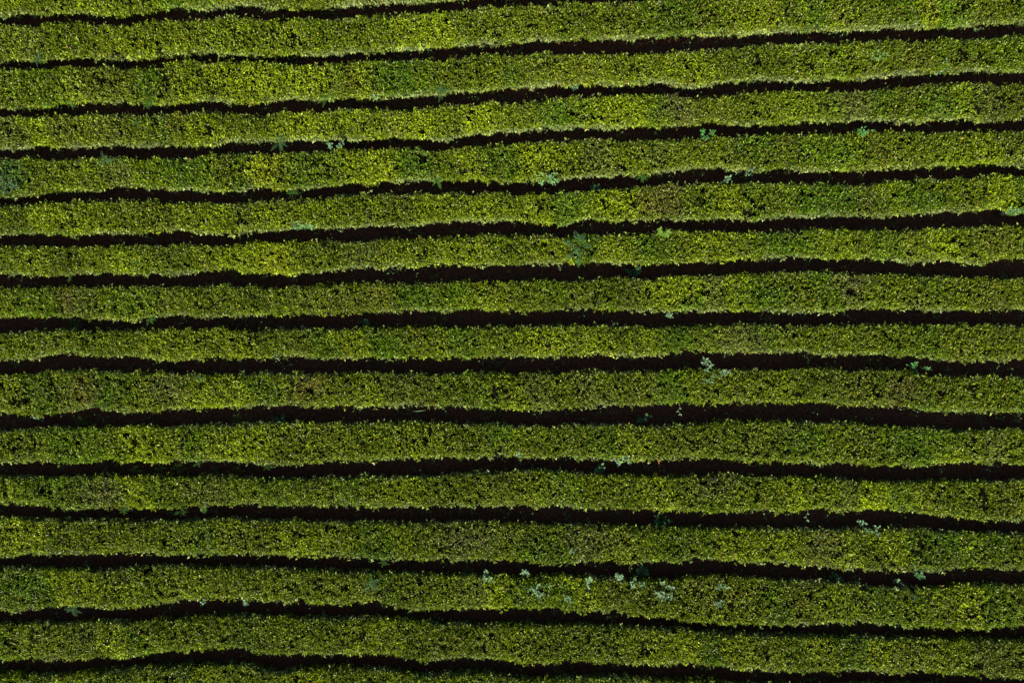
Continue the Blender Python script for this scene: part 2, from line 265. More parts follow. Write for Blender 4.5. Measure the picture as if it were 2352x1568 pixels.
# patches where the bushes differ in leaf colour: x, y, radius along, radius across, kind
PATCHES = [
    (-8.96,8.71,0.73,0.65,'lime'),
    (-9.83,9.07,0.58,0.44,'lime'),
    (-5.03,8.71,0.41,0.51,'yellow'),
    (-5.47,8.64,0.44,0.58,'olive'),
    (-4.01,8.93,0.87,0.65,'green'),
    (-6.92,8.78,0.87,0.58,'lime'),
    (-8.38,5.73,0.51,0.58,'yellow'),
    (-8.01,2.82,0.51,0.51,'yellow'),
    (-8.96,2.90,0.73,0.51,'lime'),
    (0.93,6.31,0.87,0.65,'lime'),
    (3.69,7.77,0.80,0.58,'lime'),
    (5.15,7.91,0.36,0.65,'green'),
    (-15.50,4.28,0.65,0.51,'lime'),
    (-12.16,8.71,0.36,0.58,'green'),
    (-13.61,8.78,1.02,0.58,'olive'),
    (5.58,7.84,0.51,0.51,'grey'),
    (11.40,7.98,0.58,0.44,'grey'),
    (8.06,6.75,0.73,0.51,'green'),
    (1.95,9.00,1.02,0.58,'olive'),
    (0.49,9.00,0.73,0.58,'olive'),
    (5.00,4.71,0.73,0.51,'brown'),
    (3.55,4.57,0.87,0.51,'lime'),
    (4.71,3.26,0.65,0.58,'green'),
    (11.55,1.95,0.51,0.51,'grey'),
    (5.44,1.80,0.87,0.51,'lime'),
    (-16.01,-6.48,0.36,0.51,'yellow'),
    (-6.78,-1.54,0.58,0.58,'brown'),
    (-14.26,-1.69,0.36,0.65,'brown'),
    (-11.50,-1.54,0.65,0.51,'grey'),
    (-13.32,-1.54,0.65,0.58,'green'),
    (0.93,-6.99,0.73,0.51,'green'),
    (6.89,-8.23,1.02,0.65,'olive'),
    (15.33,-6.70,1.16,0.58,'green'),
    (-8.96,-3.58,1.02,0.58,'lime'),
    (0.06,8.93,0.29,0.44,'green'),
    (-16.66,5.59,0.44,0.51,'teal'),
    (-14.92,1.37,0.44,0.51,'brown'),
    (-11.28,5.73,0.58,0.51,'green'),
    (13.14,-1.69,0.58,0.51,'brown'),
    (16.34,3.55,0.73,0.51,'olive'),
    (6.75,-4.59,0.73,0.58,'grey'),
    (-13.76,-5.18,0.73,0.51,'grey'),
    (-16.23,-8.23,0.87,0.58,'green'),
    (1.08,0.06,0.87,0.51,'lime'),
    (-4.01,-0.23,0.87,0.51,'green'),
    (9.51,-3.28,0.87,0.65,'green'),
    (13.87,-3.28,1.02,0.65,'green'),
    (8.49,-3.43,0.73,0.58,'olive'),
    (7.62,0.06,0.87,0.51,'grey'),
    (5.58,0.06,0.73,0.51,'green'),
    (-2.56,1.51,1.31,0.51,'green'),
    (-4.74,1.37,0.87,0.51,'olive'),
    (-12.74,1.37,0.87,0.51,'green'),
    (10.53,4.71,1.16,0.51,'green'),
    (13.44,4.71,1.16,0.51,'green'),
    (9.07,3.26,1.16,0.51,'green'),
    (8.35,1.51,1.02,0.51,'green'),
    (15.47,-6.63,0.44,0.51,'yellow'),
    (10.53,-6.77,0.58,0.51,'grey'),
    (2.53,-6.77,0.73,0.51,'grey'),
    (-1.40,-6.63,0.87,0.51,'grey'),
    (-3.29,6.02,0.58,0.44,'green'),
    (-4.30,5.88,0.58,0.44,'lime'),
    (-0.38,6.02,0.58,0.51,'green'),
    (-6.92,7.33,0.87,0.51,'lime'),
    (-1.11,7.48,0.87,0.51,'lime'),
    (-13.46,7.04,1.31,0.51,'olive'),
    (-3.29,7.33,0.87,0.51,'lime'),
    (1.95,7.62,0.73,0.51,'green'),
    (14.60,7.91,0.87,0.51,'green'),
    (10.53,6.31,1.31,0.58,'green')
]
HUE = {  # albedo of the leaves
    'base': (0.100, 0.146, 0.0030), 'lime': (0.212, 0.280, 0.004), 'yellow': (0.240, 0.295, 0.004),
    'olive': (0.112, 0.134, 0.008), 'green': (0.058, 0.126, 0.0032), 'grey': (0.098, 0.122, 0.022),
    'brown': (0.110, 0.110, 0.012), 'teal': (0.040, 0.112, 0.024),
}
LABELS = [
    'clipped tea hedge cut off by the top of the picture',
    'tea hedge in the very top left corner, mostly hidden above the broad sloping one',
    'broad bright tea hedge high in the picture with a yellow patch left of centre',
    'tea hedge under the broad top one, two pale leafy shoots in the furrow below it',
    'tea hedge with a mint-green leaf patch spilling over its sunny rim at upper centre',
    'tea hedge directly below the one with the central mint-green rim patch',
    'tea hedge with the large teal fern lying across its top near the centre',
    'tea hedge just above mid-height, directly below the one with the large teal fern',
    'thin tea hedge at mid-height whose sunny edge is notched near its left end',
    'tea hedge with the big blue-green weed on its far edge, pinched at left',
    'tea hedge below mid-height with pale round-leaved weeds hanging over its sunny rim',
    'tea hedge with a bright fern frond hanging from its sunny rim at lower left',
    'tea hedge with yellow leaves at its left end, directly above the weedy bottom hedge',
    'widening tea hedge near the bottom with the string of pale blue-green weeds on top',
    'tea hedge along the bottom, directly below the one with the string of pale weeds',
    'clipped tea hedge cut off by the bottom of the picture, lowest of all',
]
# cross-section of a clipped hedge: across (share of half width), height (share of the hedge height)
PROF = np.array([(0.62, 0.0), (0.66, 0.06), (0.80, 0.25), (0.92, 0.50), (0.985, 0.70), (1.0, 0.80), (0.975, 0.885), (0.90, 0.925), (0.79, 0.955),
                 (0.58, 0.982), (0.30, 0.997), (0.0, 1.0)])
PROF = np.concatenate([PROF, PROF[-2::-1] * np.array([-1, 1])])   # far side first (+), sunny side last (-)
SEG = np.linalg.norm(np.diff(PROF * np.array([0.54, 0.86]), axis=0), axis=1)
CUM = np.concatenate([[0], np.cumsum(SEG)])
TOT = CUM[-1]

def smooth_edge(a):
    a = np.array(a, float) / 100.0
    return a

class Hedge:
    def __init__(self, k, far, near):
        self.k = k
        self.far = smooth_edge(far); self.near = smooth_edge(near)
        self.xs = X0 + DX * np.arange(len(self.far))
        self.off = 37.3 * k
    def at(self, x):
        wob = 0.028 * N5(x * 11.0 + self.off, np.zeros_like(x) + 1.5) + 0.03 * N3(x * 2.1 + self.off, np.zeros_like(x) + 3.5) + 0.025 * N3(x * 5.3 + self.off, np.zeros_like(x) + 9.5)
        wob2 = 0.028 * N5(x * 11.0 + self.off, np.zeros_like(x) + 7.5) + 0.03 * N4(x * 2.1 + self.off, np.zeros_like(x) + 3.5) + 0.025 * N4(x * 5.3 + self.off, np.zeros_like(x) + 9.5)
        f = np.interp(x, self.xs, self.far) + wob - 0.035
        n = np.interp(x, self.xs, self.near) + wob2 + 0.035
        h = 0.86 + 0.035 * N1(x * 0.35 + self.off, np.zeros_like(x) + 0.5) + 0.02 * N2(x * 1.1 + self.off, np.zeros_like(x) + 0.5)
        return (f + n) / 2, (f - n) / 2, h
    def surf(self, x, s, inset=0.0):
        """point and outward normal at arc length s of the cross-section"""
        c, w, h = self.at(x)
        u = np.interp(s, CUM, PROF[:, 0]); v = np.interp(s, CUM, PROF[:, 1])
        u2 = np.interp(s + 0.03, CUM, PROF[:, 0]); v2 = np.interp(s + 0.03, CUM, PROF[:, 1])
        u1 = np.interp(s - 0.03, CUM, PROF[:, 0]); v1 = np.interp(s - 0.03, CUM, PROF[:, 1])
        ty = (u2 - u1) * w; tz = (v2 - v1) * h
        N = unit(np.stack([np.zeros_like(x), -tz * -1.0, -ty], -1))
        N = np.where((N[:, 2:3] < -0.4), -N, N)
        P = np.stack([x, c + u * w, v * h], -1)
        # outward = away from the core
        core = np.stack([x, c, h * 0.45], -1)
        sgn = np.sign(np.sum((P - core) * N, -1, keepdims=True))
        N = N * np.where(sgn == 0, 1, sgn)
        lump = 0.030 * N5(P[:, 0] * 1.7 + self.off, P[:, 1] * 1.9 + v * 3) + 0.022 * N2(P[:, 0] * 4.1 + self.off, P[:, 1] * 4.3 + v * 4)
        P = P + N * (lump[:, None] - inset)
        return P, N, u, v

def patch_weights(x, y):
    out = {}
    jx = 0.22 * N1(x * 2.7, y * 2.7) ; jy = 0.16 * N2(x * 2.9, y * 2.9)
    for px, py, rx, ry, kind in PATCHES:
        d = ((x + jx - px) / rx) ** 2 + ((y + jy - py) / ry) ** 2
        w = 1.0 / (1.0 + np.exp((d - 1.0) * 2.6))
        out[kind] = np.maximum(out.get(kind, 0), w)
    return out

def hedge_tint(hd, P, v, u, side):
    """albedo per shoot: bush-to-bush differences, patches, single odd leaves"""
    n = len(P); x, y = P[:, 0], P[:, 1]
    col = np.tile(np.array(HUE['base']), (n, 1))
    # each bush of the row has its own vigour: cells about a metre long with crooked borders
    cell = np.floor((x + 0.28 * N3(x * 1.3, y * 1.9 + hd.off) + 0.25 * (y - y.mean())) / 0.92 + hd.off).astype(int)
    rr = np.random.default_rng(400 + hd.k).uniform(0, 1, (512, 3))
    q = rr[cell % 512]
    for kind, lo, hi in (('lime', 0.0, 0.24), ('green', 0.26, 0.50), ('olive', 0.52, 0.66), ('grey', 0.68, 0.76)):
        m = (q[:, 0] >= lo) & (q[:, 0] < hi)
        f = (0.15 + 0.40 * q[:, 1])[:, None] * m[:, None]
        col = col * (1 - f) + np.array(HUE[kind]) * f
    big = N4(x * 0.55 + 7, y * 0.8 + hd.off)
    col = col * (1.0 + 0.22 * big)[:, None]
    fine = N2(x * 3.3 + 50, y * 3.3)
    col = col * (1.0 + 0.16 * fine)[:, None]
    for kind, w in patch_weights(x, y).items():
        w = (w * (0.8 if kind in ('lime', 'yellow') else 0.7))[:, None]
        col = col * (1 - w) + np.array(HUE[kind]) * w
    # old leaves on the row sides, bluer; rim sheen painted in as paler tint
    old = np.clip((0.90 - v) / 0.12, 0, 1) * np.clip(0.55 + 0.9 * N5(x * 0.9 + 31, np.zeros_like(x) + hd.off), 0.1, 1.0)
    old = old[:, None] * 0.8
    col = col * (1 - old) + np.array((0.155, 0.195, 0.070)) * old
    return col

def build_hedge(k, far, near, label):
    hd = Hedge(k, far, near)
    cx = hd.xs.mean()
    yc = float(((hd.far + hd.near) / 2).mean())
    root = thing('tea_hedge', label, 'hedge', (0.0, yc, 0.0), 'rows of clipped tea hedges across the field')
    org = np.array([0.0, yc, 0.0])
    XA, XB = X0 + 0.1, X0 + DX * (len(hd.xs) - 1) - 0.1
    # --- woody mass inside, coloured near black so gaps between leaves look shaded
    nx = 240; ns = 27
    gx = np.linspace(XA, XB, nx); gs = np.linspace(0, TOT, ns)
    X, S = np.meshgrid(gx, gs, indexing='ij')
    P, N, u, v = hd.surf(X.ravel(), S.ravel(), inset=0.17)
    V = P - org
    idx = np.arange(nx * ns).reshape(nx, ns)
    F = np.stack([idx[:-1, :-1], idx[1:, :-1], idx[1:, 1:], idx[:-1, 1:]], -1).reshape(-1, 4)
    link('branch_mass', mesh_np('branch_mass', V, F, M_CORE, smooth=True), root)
    # --- foliage: shoots carrying four to five leaves
    dens_s = np.array([0, 0.16, 0.40, 0.62, 0.72, 0.80])    # arc position -> shoots per square metre (from the ground up)
    dens_v = np.array([130, 170, 230, 360, 430, 430.0])
    half = TOT / 2
    area = (XB - XA) * TOT
    n0 = int(area * 450)
    x = rng.uniform(XA, XB, n0); s = rng.uniform(0, TOT, n0)
    sd = np.minimum(s, TOT - s)
    keep = rng.uniform(0, 450, n0) < np.interp(sd, dens_s, dens_v)
    x = x[keep]; s = s[keep]
    P, N, u, v = hd.surf(x, s)
    # thin spots and holes
    thin = N1(P[:, 0] * 2.2 + 90, P[:, 1] * 2.4) * 0.6 + N3(P[:, 0] * 5.5, P[:, 1] * 5.5 + 20) * 0.6 + N4(P[:, 0] * 12.0, P[:, 1] * 12.0 + 20) * 0.55
    pw = patch_weights(P[:, 0], P[:, 1])
    bare = np.maximum(pw.get('grey', 0), pw.get('brown', 0))
    keep = rng.uniform(0, 1, len(x)) < np.clip(1.12 - 0.75 * np.clip(thin - 0.20, 0, 1) * 2.0 - 0.22 * bare, 0.15, 1)
    x, s, P, N, u, v, bare = x[keep], s[keep], P[keep], N[keep], u[keep], v[keep], (bare[keep] if np.ndim(bare) else np.zeros(keep.sum()))
    n = len(x)
    rel = 0.70 * N1(P[:, 0] * 5.5, P[:, 1] * 5.5 + 40) + 0.30 * N3(P[:, 0] * 11, P[:, 1] * 11 + 40)
    depth = rng.beta(1.15, 1.6, n) * 0.13 - 0.058 * rel
    # seams where two bushes of the row meet: the canopy sinks into a crooked dark cleft
    rs = np.random.default_rng(900 + k)
    for sx in rs.uniform(XA, XB, 26):
        wd = rs.uniform(0.03, 0.09); slope = rs.normal(0, 0.35); reach = rs.uniform(-0.5, 1.0)
        yy = u * (1 if rs.uniform() < 0.5 else -1)
        ds = np.abs(x - sx - slope * P[:, 1] + slope * (hd.at(np.array([sx]))[0][0]) + 0.10 * N2(P[:, 1] * 4 + sx * 3, np.zeros(n) + sx))
        depth = depth + rs.uniform(0.05, 0.15) * np.exp(-(ds / wd) ** 2) * (yy > -reach)
    tall = rng.uniform(0, 1, n) < np.where((v > 0.6) & (v < 0.97), 0.06, 0.018)
    depth = np.where(tall, -rng.uniform(0.02, 0.09, n), depth)
    P = P - N * depth[:, None]
    axis = unit(N * 0.75 + np.array([0, 0, 0.55]) + rng.normal(0, 0.48, (n, 3)))
    col = hedge_tint(hd, P, v, u, s)
    sidey = np.clip((0.93 - v) / 0.12, 0, 1)
    shoot_bright = 0.95 * np.exp(rng.normal(-0.02, 0.38, n))      # young flush against old leaves
    kl = 4
    VV, FF, TT, off = [], [], [], 0
    ph0 = rng.uniform(0, 2 * np.pi, n)
    ref = unit(np.cross(axis, np.tile(np.array([[0.31, 0.77, -0.2]]), (n, 1))))
    ref2 = np.cross(axis, ref)
    for j in range(kl):
        ph = ph0 + j * 2.4 + rng.normal(0, 0.3, n)
        tilt = R(1) * np.clip(rng.normal(30 + 13 * j, 13, n), 6, 100)
        rad = ref * np.cos(ph)[:, None] + ref2 * np.sin(ph)[:, None]
        D = unit(axis * np.cos(tilt)[:, None] + rad * np.sin(tilt)[:, None])
        NR = unit(axis * np.sin(tilt)[:, None] - rad * np.cos(tilt)[:, None] + rng.normal(0, 0.25, (n, 3)))
        L = rng.normal(0.072, 0.016, n) * (1 + 0.45 * sidey) * np.where(j == 0, 0.85, 1.0)
        L = np.clip(L, 0.03, 0.12)
        Wd = L * rng.uniform(0.34, 0.48, n) * (1 + 0.15 * sidey)
        base = P - axis * (0.012 * j) + rng.normal(0, 0.010, (n, 3))
        V, F = leaves_np(base - org, D, NR, L, Wd, rng.uniform(-0.05, 0.28, n))
        c = col * (shoot_bright * rng.normal(1.0, 0.26, n) * (1.10 - 0.10 * j)).clip(0.25, 2.2)[:, None]
        odd = rng.uniform(0, 1, n)
        yl = odd < 0.016 + 0.02 * bare
        c[yl] = np.array((0.30, 0.235, 0.030)) * rng.uniform(0.6, 1.15, yl.sum())[:, None]
        og = (odd > 0.9965 - 0.012 * bare)
        c[og] = np.array((0.24, 0.14, 0.022)) * rng.uniform(0.5, 1.1, og.sum())[:, None]
        wt = (odd > 0.93) & (odd < 0.975)
        c[wt] = np.array((0.22, 0.25, 0.080)) * rng.uniform(0.8, 1.2, wt.sum())[:, None]
        VV.append(V); FF.append(F + off); off += len(V)
        TT.append(np.repeat(c, 2, axis=0))
    link('foliage', mesh_np('foliage', np.concatenate(VV), np.concatenate(FF), M_TEA, np.concatenate(TT)), root)
    # --- bare twigs: thick where the bushes are thin, a few everywhere
    paths, radii = [], []
    cand = rng.choice(n, 5200, p=(0.04 + bare) / (0.04 + bare).sum())
    for i in cand[:520 + int(900 * min(1.0, bare.mean() * 4))]:
        p = P[i] - N[i] * 0.05 - org
        d = unit(axis[i] * 0.5 + rng.normal(0, 0.7, 3)); d[2] = abs(d[2]) * 0.5 + 0.15
        ln = rng.uniform(0.07, 0.18)
        bend = rng.normal(0, 0.35, 3)
        t = np.linspace(0, 1, 5)[:, None]
        paths.append(p + d * ln * t + bend * ln * t * t * 0.5)
        radii.append(np.linspace(0.0042, 0.0018, 5))
    V, F = tube_np(paths, radii, 3)
    tw = link('bare_twigs', mesh_np('bare_twigs', V, F, M_TWIG), root)
    tw['kind'] = 'stuff'
    return hd

hedges = []
for k, (far, near) in enumerate(ROWS):
    hedges.append(build_hedge(k, far, near, LABELS[k]))

# ------------------------------------------------------------------ dead leaves and clippings on the soil
def build_litter():
    n = 9000
    P = np.stack([rng.uniform(-18.5, 18.5, n), rng.uniform(-12.5, 12.5, n), rng.uniform(0.035, 0.055, n)], -1)
    D = unit(np.stack([rng.normal(0, 1, n), rng.normal(0, 1, n), rng.normal(0, 0.18, n)], -1))
    NR = unit(np.stack([rng.normal(0, 0.25, n), rng.normal(0, 0.25, n), np.ones(n)], -1))
    L = rng.uniform(0.03, 0.08, n)
    V, F = leaves_np(P, D, NR, L, L * 0.42, rng.uniform(-0.1, 0.2, n))
    c = np.array((0.10, 0.055, 0.025)) * rng.uniform(0.4, 1.5, n)[:, None]
    o = link('leaf_litter', mesh_np('leaf_litter', V, F, M_LITTER, np.repeat(c, 2, axis=0)))
    o['kind'] = 'stuff'; o['label'] = 'brown dead leaves scattered on the dark soil'
build_litter()

def build_undergrowth():
    """seedlings and fallen sprigs that fill the furrows here and there"""
    Ps = []
    for a, b in zip(hedges[:-1], hedges[1:]):
        m = 150
        x = rng.uniform(-18.3, 18.3, m)
        ca, wa, _ = a.at(x); cb, wb, _ = b.at(x)
        t = rng.beta(0.8, 0.8, m)
        y = (ca - wa) * (1 - t) + (cb + wb) * t
        z = rng.uniform(0.05, 0.42, m)
        for k in range(9):
            Ps.append(np.stack([x + rng.normal(0, 0.07, m), y + rng.normal(0, 0.05, m), np.maximum(z + rng.normal(0, 0.05, m), 0.04)], -1))
    P = np.concatenate(Ps); n = len(P)
    D = unit(np.stack([rng.normal(0, 1, n), rng.normal(0, 1, n), rng.uniform(-0.1, 0.9, n)], -1))
    NR = unit(np.stack([rng.normal(0, 0.5, n), rng.normal(0, 0.5, n), np.ones(n)], -1))
    L = rng.uniform(0.05, 0.10, n)
    V, F = leaves_np(P, D, NR, L, L * rng.uniform(0.3, 0.5, n), rng.uniform(-0.1, 0.3, n))
    c = np.array((0.050, 0.095, 0.022)) * np.exp(rng.normal(0, 0.45, n))[:, None]
    o = link('undergrowth', mesh_np('undergrowth', V, F, M_WEED, np.repeat(c, 2, axis=0)))
    o['kind'] = 'stuff'; o['label'] = 'dim low seedlings and sprigs in the shaded furrows'
build_undergrowth()

# ------------------------------------------------------------------ weeds and ferns growing among the hedges
# kind, x, y, height of the leaves, spread in metres, label
WEEDS = [
    ('fern',-15.58,7.97,.80,.24,'small fern tuft on the top-left hedge rim, leftmost of three in a row'),
    ('fern',-14.78,7.95,.80,.22,'small fern tuft on the top-left hedge rim, middle of three in a row'),
    ('fern',-12.22,7.97,.80,.22,'small fern tuft on the top-left hedge rim, rightmost of three in a row'),
    ('tealfern',-15.87,9.46,.85,.25,'teal fern on the hedge in the very top left corner'),
    ('tealfern',-13.56,6.03,.95,.30,'teal fern tuft alone on the upper edge of a hedge near the upper left'),
    ('tealfern',-12.50,7.31,.95,.16,'faint small teal fern flat on a hedge top, upper left'),
    ('bush',-16.87,5.25,.92,.50,'bluish green bush swallowing the left end of a hedge'),
    ('fern',-16.57,3.33,.45,.18,'tiny fern in a dark furrow at the left edge, below the bluish bush'),
    ('fern',-14.94,2.09,.60,.18,'small bright fern star in the dark furrow, far left and mid-height'),
    ('fern',-12.52,2.61,.95,.17,'small pale fern star in the middle of a hedge top, left side above mid-height'),
    ('fern',-12.14,0.76,.75,.25,'teal fern hanging over a hedge rim into the furrow, left side'),
    ('darkfern',-14.94,0.60,.45,.34,'dim fern clump deep in a shaded furrow, left side just above mid-height'),
    ('weed',-16.11,-2.65,.55,.22,'pale star-shaped weed in the dark furrow at the far left, below mid-height'),
    ('darkfern',-14.70,-2.74,.40,.30,'dim green fern in the dark furrow, right of the pale star-shaped weed'),
    ('tealfern',-10.42,-1.20,.92,.18,'small bluish weed tuft on a hedge top, left of centre below mid-height'),
    ('darkfern',-12.78,-4.36,.45,.24,'dim fern at the left end of the line of ferns in a furrow, lower left'),
    ('darkfern',-11.97,-4.34,.45,.26,'dim fern second from the left in the furrow line of ferns, lower left'),
    ('darkfern',-11.31,-4.30,.50,.28,'greenest fern in the middle of the furrow line of ferns, lower left'),
    ('fern',-10.58,-4.07,.70,.16,'small bright fern tip catching sun above the furrow line of ferns, lower left'),
    ('darkfern',-10.10,-4.39,.45,.26,'dim fern second from the right in the furrow line of ferns, lower left'),
    ('darkfern',-9.33,-4.37,.45,.26,'dim fern at the right end of the furrow line of ferns, lower left'),
    ('darkfern',-9.34,-2.63,.45,.20,'dim small fern alone in the furrow above the line of ferns, left of centre'),
    ('frond',-10.41,-5.69,.62,.24,'single bright ladder-like fern frond hanging into a dark furrow, lower left'),
    ('darkfern',-11.20,-5.73,.55,.26,'dim fern just left of the bright hanging frond'),
    ('darkfern',-11.64,-5.78,.45,.20,'dimmest fern, second left of the bright hanging frond'),
    ('darkfern',-10.11,-5.79,.42,.20,'dim fern just right of the bright hanging frond'),
    ('fern',-13.11,-5.71,.66,.20,'small green fern under a hedge rim, lower left, well left of the bright frond'),
    ('tealfern',-14.79,-8.96,.72,.28,'teal fern hanging from a hedge rim at the bottom left'),
    ('weed',-9.04,-8.75,.74,.24,'pale bluish weed on a hedge rim near the bottom, left of centre, rightmost of two'),
    ('weed',-10.34,-8.77,.70,.16,'smaller pale weed on a hedge rim near the bottom, left of centre, leftmost of two'),
    ('fern',-6.21,8.22,.82,.30,'green fern on the pale rim of the broad top hedge, left of centre'),
    ('tealfern',-2.36,8.36,.85,.34,'teal fern breaking the rim of the top hedge, left of centre'),
    ('tealfern',-7.77,6.69,.80,.34,'teal spiky fern over a hedge rim, left of the pair of pale leafy shoots'),
    ('weed',-6.22,6.54,.85,.22,'pale leafy shoot in the furrow, left of a close pair, upper left of centre'),
    ('weed',-5.76,6.61,.90,.20,'pale leafy shoot in the furrow, right of a close pair, upper left of centre'),
    ('fern',-2.50,5.41,.72,.28,'green fern at a hedge rim, upper middle, left of the mint-coloured rim leaves'),
    ('darkfern',-7.40,5.01,.60,.28,'dim fern hanging below a hedge rim, upper left of centre'),
    ('weed',-4.54,8.19,.72,.16,"small green weed in the shade under the top hedge's rim, left of centre"),
    ('mint',-7.00,3.87,.84,.42,'mint-coloured leafy patch along a hedge rim, left of centre in the upper half'),
    ('darkweed',-5.02,0.62,.40,.20,'dim weed in the furrow, left of centre just above mid-height'),
    ('darkweed',-7.97,-2.59,.40,.32,'dim green weed in a furrow, left of centre below mid-height'),
    ('grass',-3.17,-2.37,.60,.28,'long pale grass blade lying across a dark furrow, left of centre below mid-height'),
    ('darkfern',-8.31,-4.25,.55,.24,'dim fern at the bend of a furrow, right of the line of ferns'),
    ('tealfern',-4.66,-8.04,.98,.36,'spiky teal weed in a gap across the bottom hedge, left of centre'),
    ('fern',-4.35,-7.41,.66,.22,'small green fern under a hedge rim, bottom, above the spiky teal weed'),
    ('weed',-0.87,-7.80,1.00,.40,'tall pale blue-green weed, leftmost of the string along the bottom hedge'),
    ('darkfern',-1.49,-7.75,.45,.24,'dim fern in the furrow beside the leftmost pale weed, bottom'),
    ('weed',2.06,8.57,.74,.18,'small bluish weed below the rim of the top hedge, right of centre'),
    ('mint',1.20,5.44,.84,.52,'mint-coloured leafy patch spilling over a hedge rim at upper centre'),
    ('sapling',6.49,6.91,.90,.32,'dark green leafy sapling rising from the furrow, upper right of centre'),
    ('fern',4.39,5.55,.70,.22,'small green fern below a hedge rim, right of the mint leafy patch'),
    ('weed',7.99,5.72,.76,.22,'pale weed at a hedge rim, upper right of centre'),
    ('weed',7.24,5.44,.72,.19,'small pale star weed in the furrow, left below the rim weed, upper right of centre'),
    ('darkweed',2.86,5.23,.50,.32,'dim teal ground weed in the furrow, right below the mint leafy patch'),
    ('bigfern',2.19,3.12,.98,.52,'large teal fern across a hedge top near the centre'),
    ('darkfern',1.03,3.69,.50,.22,'small bluish fern in the furrow, up left of the large teal fern'),
    ('darkweed',4.15,2.32,.45,.30,'dim weed in the furrow, right below the large teal fern'),
    ('weed',5.29,0.86,.62,.14,'few pale green leaves in the dark furrow, right of centre just above mid-height'),
    ('shoots',5.05,3.64,1.00,.26,"tall bright green shoots standing out of a hedge's upper edge, right of centre"),
    ('weed',6.38,-0.67,.90,.20,'small pale weed at the tip of the big blue-green weed, right of centre'),
    ('bigweed',6.76,-1.08,.98,.62,'big blue-green weed sprawling onto a hedge from its upper edge, right of centre'),
    ('darkweed',4.40,-2.59,.45,.34,'dim blue-green weed deep in the furrow, right of centre below mid-height'),
    ('weed',0.11,-3.67,.90,.30,'pale round-leaved weed on a hedge rim at the centre, below mid-height'),
    ('weed',3.73,-3.97,.92,.34,'pale round-leaved weed hanging over a hedge rim into the furrow, right of centre'),
    ('darkweed',3.00,-4.34,.60,.24,'half-shaded upright weed in the furrow, left of the overhanging pale weed'),
    ('vine',5.63,-2.28,.70,.22,'thin pale vine shoot hanging from a hedge rim, right of centre below mid-height'),
    ('branch',4.98,-4.24,.55,.34,'rust brown dead branch in the furrow, right of the overhanging pale weed'),
    ('weed',0.40,-7.71,.98,.16,'single pale leaf tuft above the bottom hedge, second of the string of weeds'),
    ('bigweed',0.93,-8.31,1.02,.58,'largest pale blue-green weed of the string on the bottom hedge, third from left'),
    ('weed',2.53,-8.03,1.02,.36,'pointed pale weed of the string, standing up from the furrow onto the bottom hedge'),
    ('weed',1.86,-8.61,.98,.22,'small pale weed low on the bottom hedge, between the largest and the pointed weed'),
    ('weed',3.61,-7.91,1.02,.26,"pale weed at the bottom hedge's upper edge, left end of an arc of leaves"),
    ('weed',4.19,-8.05,1.02,.36,'pale weed trailing down the bottom hedge, middle of an arc of leaves'),
    ('bigweed',4.99,-8.28,1.02,.56,'broad silvery weed at the right end of the arc of leaves on the bottom hedge'),
    ('weed',7.05,-8.24,.98,.26,"pale weed on the bottom hedge, upper of a stacked pair at the string's right end"),
    ('weed',6.96,-8.74,.98,.28,"pale weed on the bottom hedge, lower of a stacked pair at the string's right end"),
    ('weed',2.03,-6.99,.94,.11,'tiny white-green leaf tuft on the second hedge from below, above the string of weeds'),
    ('darkweed',5.10,-6.08,.50,.30,'dim leafy weed in the furrow, lower right of centre'),
    ('darkweed',4.43,-7.74,.50,.28,'dim weed in the furrow just above the arc of pale weeds, bottom'),
    ('mint',12.26,9.55,.86,.36,'mint-green leaf patch on the top hedge near the top right'),
    ('weed',14.45,9.20,.82,.36,'bluish leafy weed on the rim of the top hedge, near the top right'),
    ('sapling',11.70,7.03,.95,.26,"dark leafy shoot standing at a hedge's upper edge, upper right"),
    ('mint',16.80,4.36,.84,.30,'mint-green leaf patch at a hedge rim on the right edge'),
    ('sapling',13.79,-0.86,.62,.46,'deep green sapling in the furrow where it bends, right side at mid-height'),
    ('weed',12.13,-6.30,.96,.36,"blue-green weed on a hedge's upper edge, lower right"),
    ('weed',11.72,-6.11,.70,.16,'small dim round-leaved weed left above the blue-green weed, lower right'),
    ('weed',13.06,-8.16,.60,.20,'small green weed in the furrow, bottom right'),
    ('darkweed',13.84,-7.87,.64,.24,'grey-green round-leaved weed under a hedge rim, bottom right'),
    ('tealfern',13.42,-8.56,.92,.18,'tiny teal tuft beside a dark hole in the bottom hedge, bottom right'),
    ('weed',17.11,-5.97,.74,.22,'pale weed at a hedge rim on the right edge, lower right'),
    ('vine',9.93,-5.83,.70,.26,'short vine with two leaves hanging from a hedge rim, lower right'),
    ('darkweed',10.98,-8.03,.45,.30,'dim clump of round leaves in the furrow, bottom right of the string of weeds'),
]
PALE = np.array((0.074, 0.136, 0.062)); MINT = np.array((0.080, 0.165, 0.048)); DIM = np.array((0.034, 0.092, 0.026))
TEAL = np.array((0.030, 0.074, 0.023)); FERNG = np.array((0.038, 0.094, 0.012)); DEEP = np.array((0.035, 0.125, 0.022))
SHOOT = np.array((0.100, 0.185, 0.014))

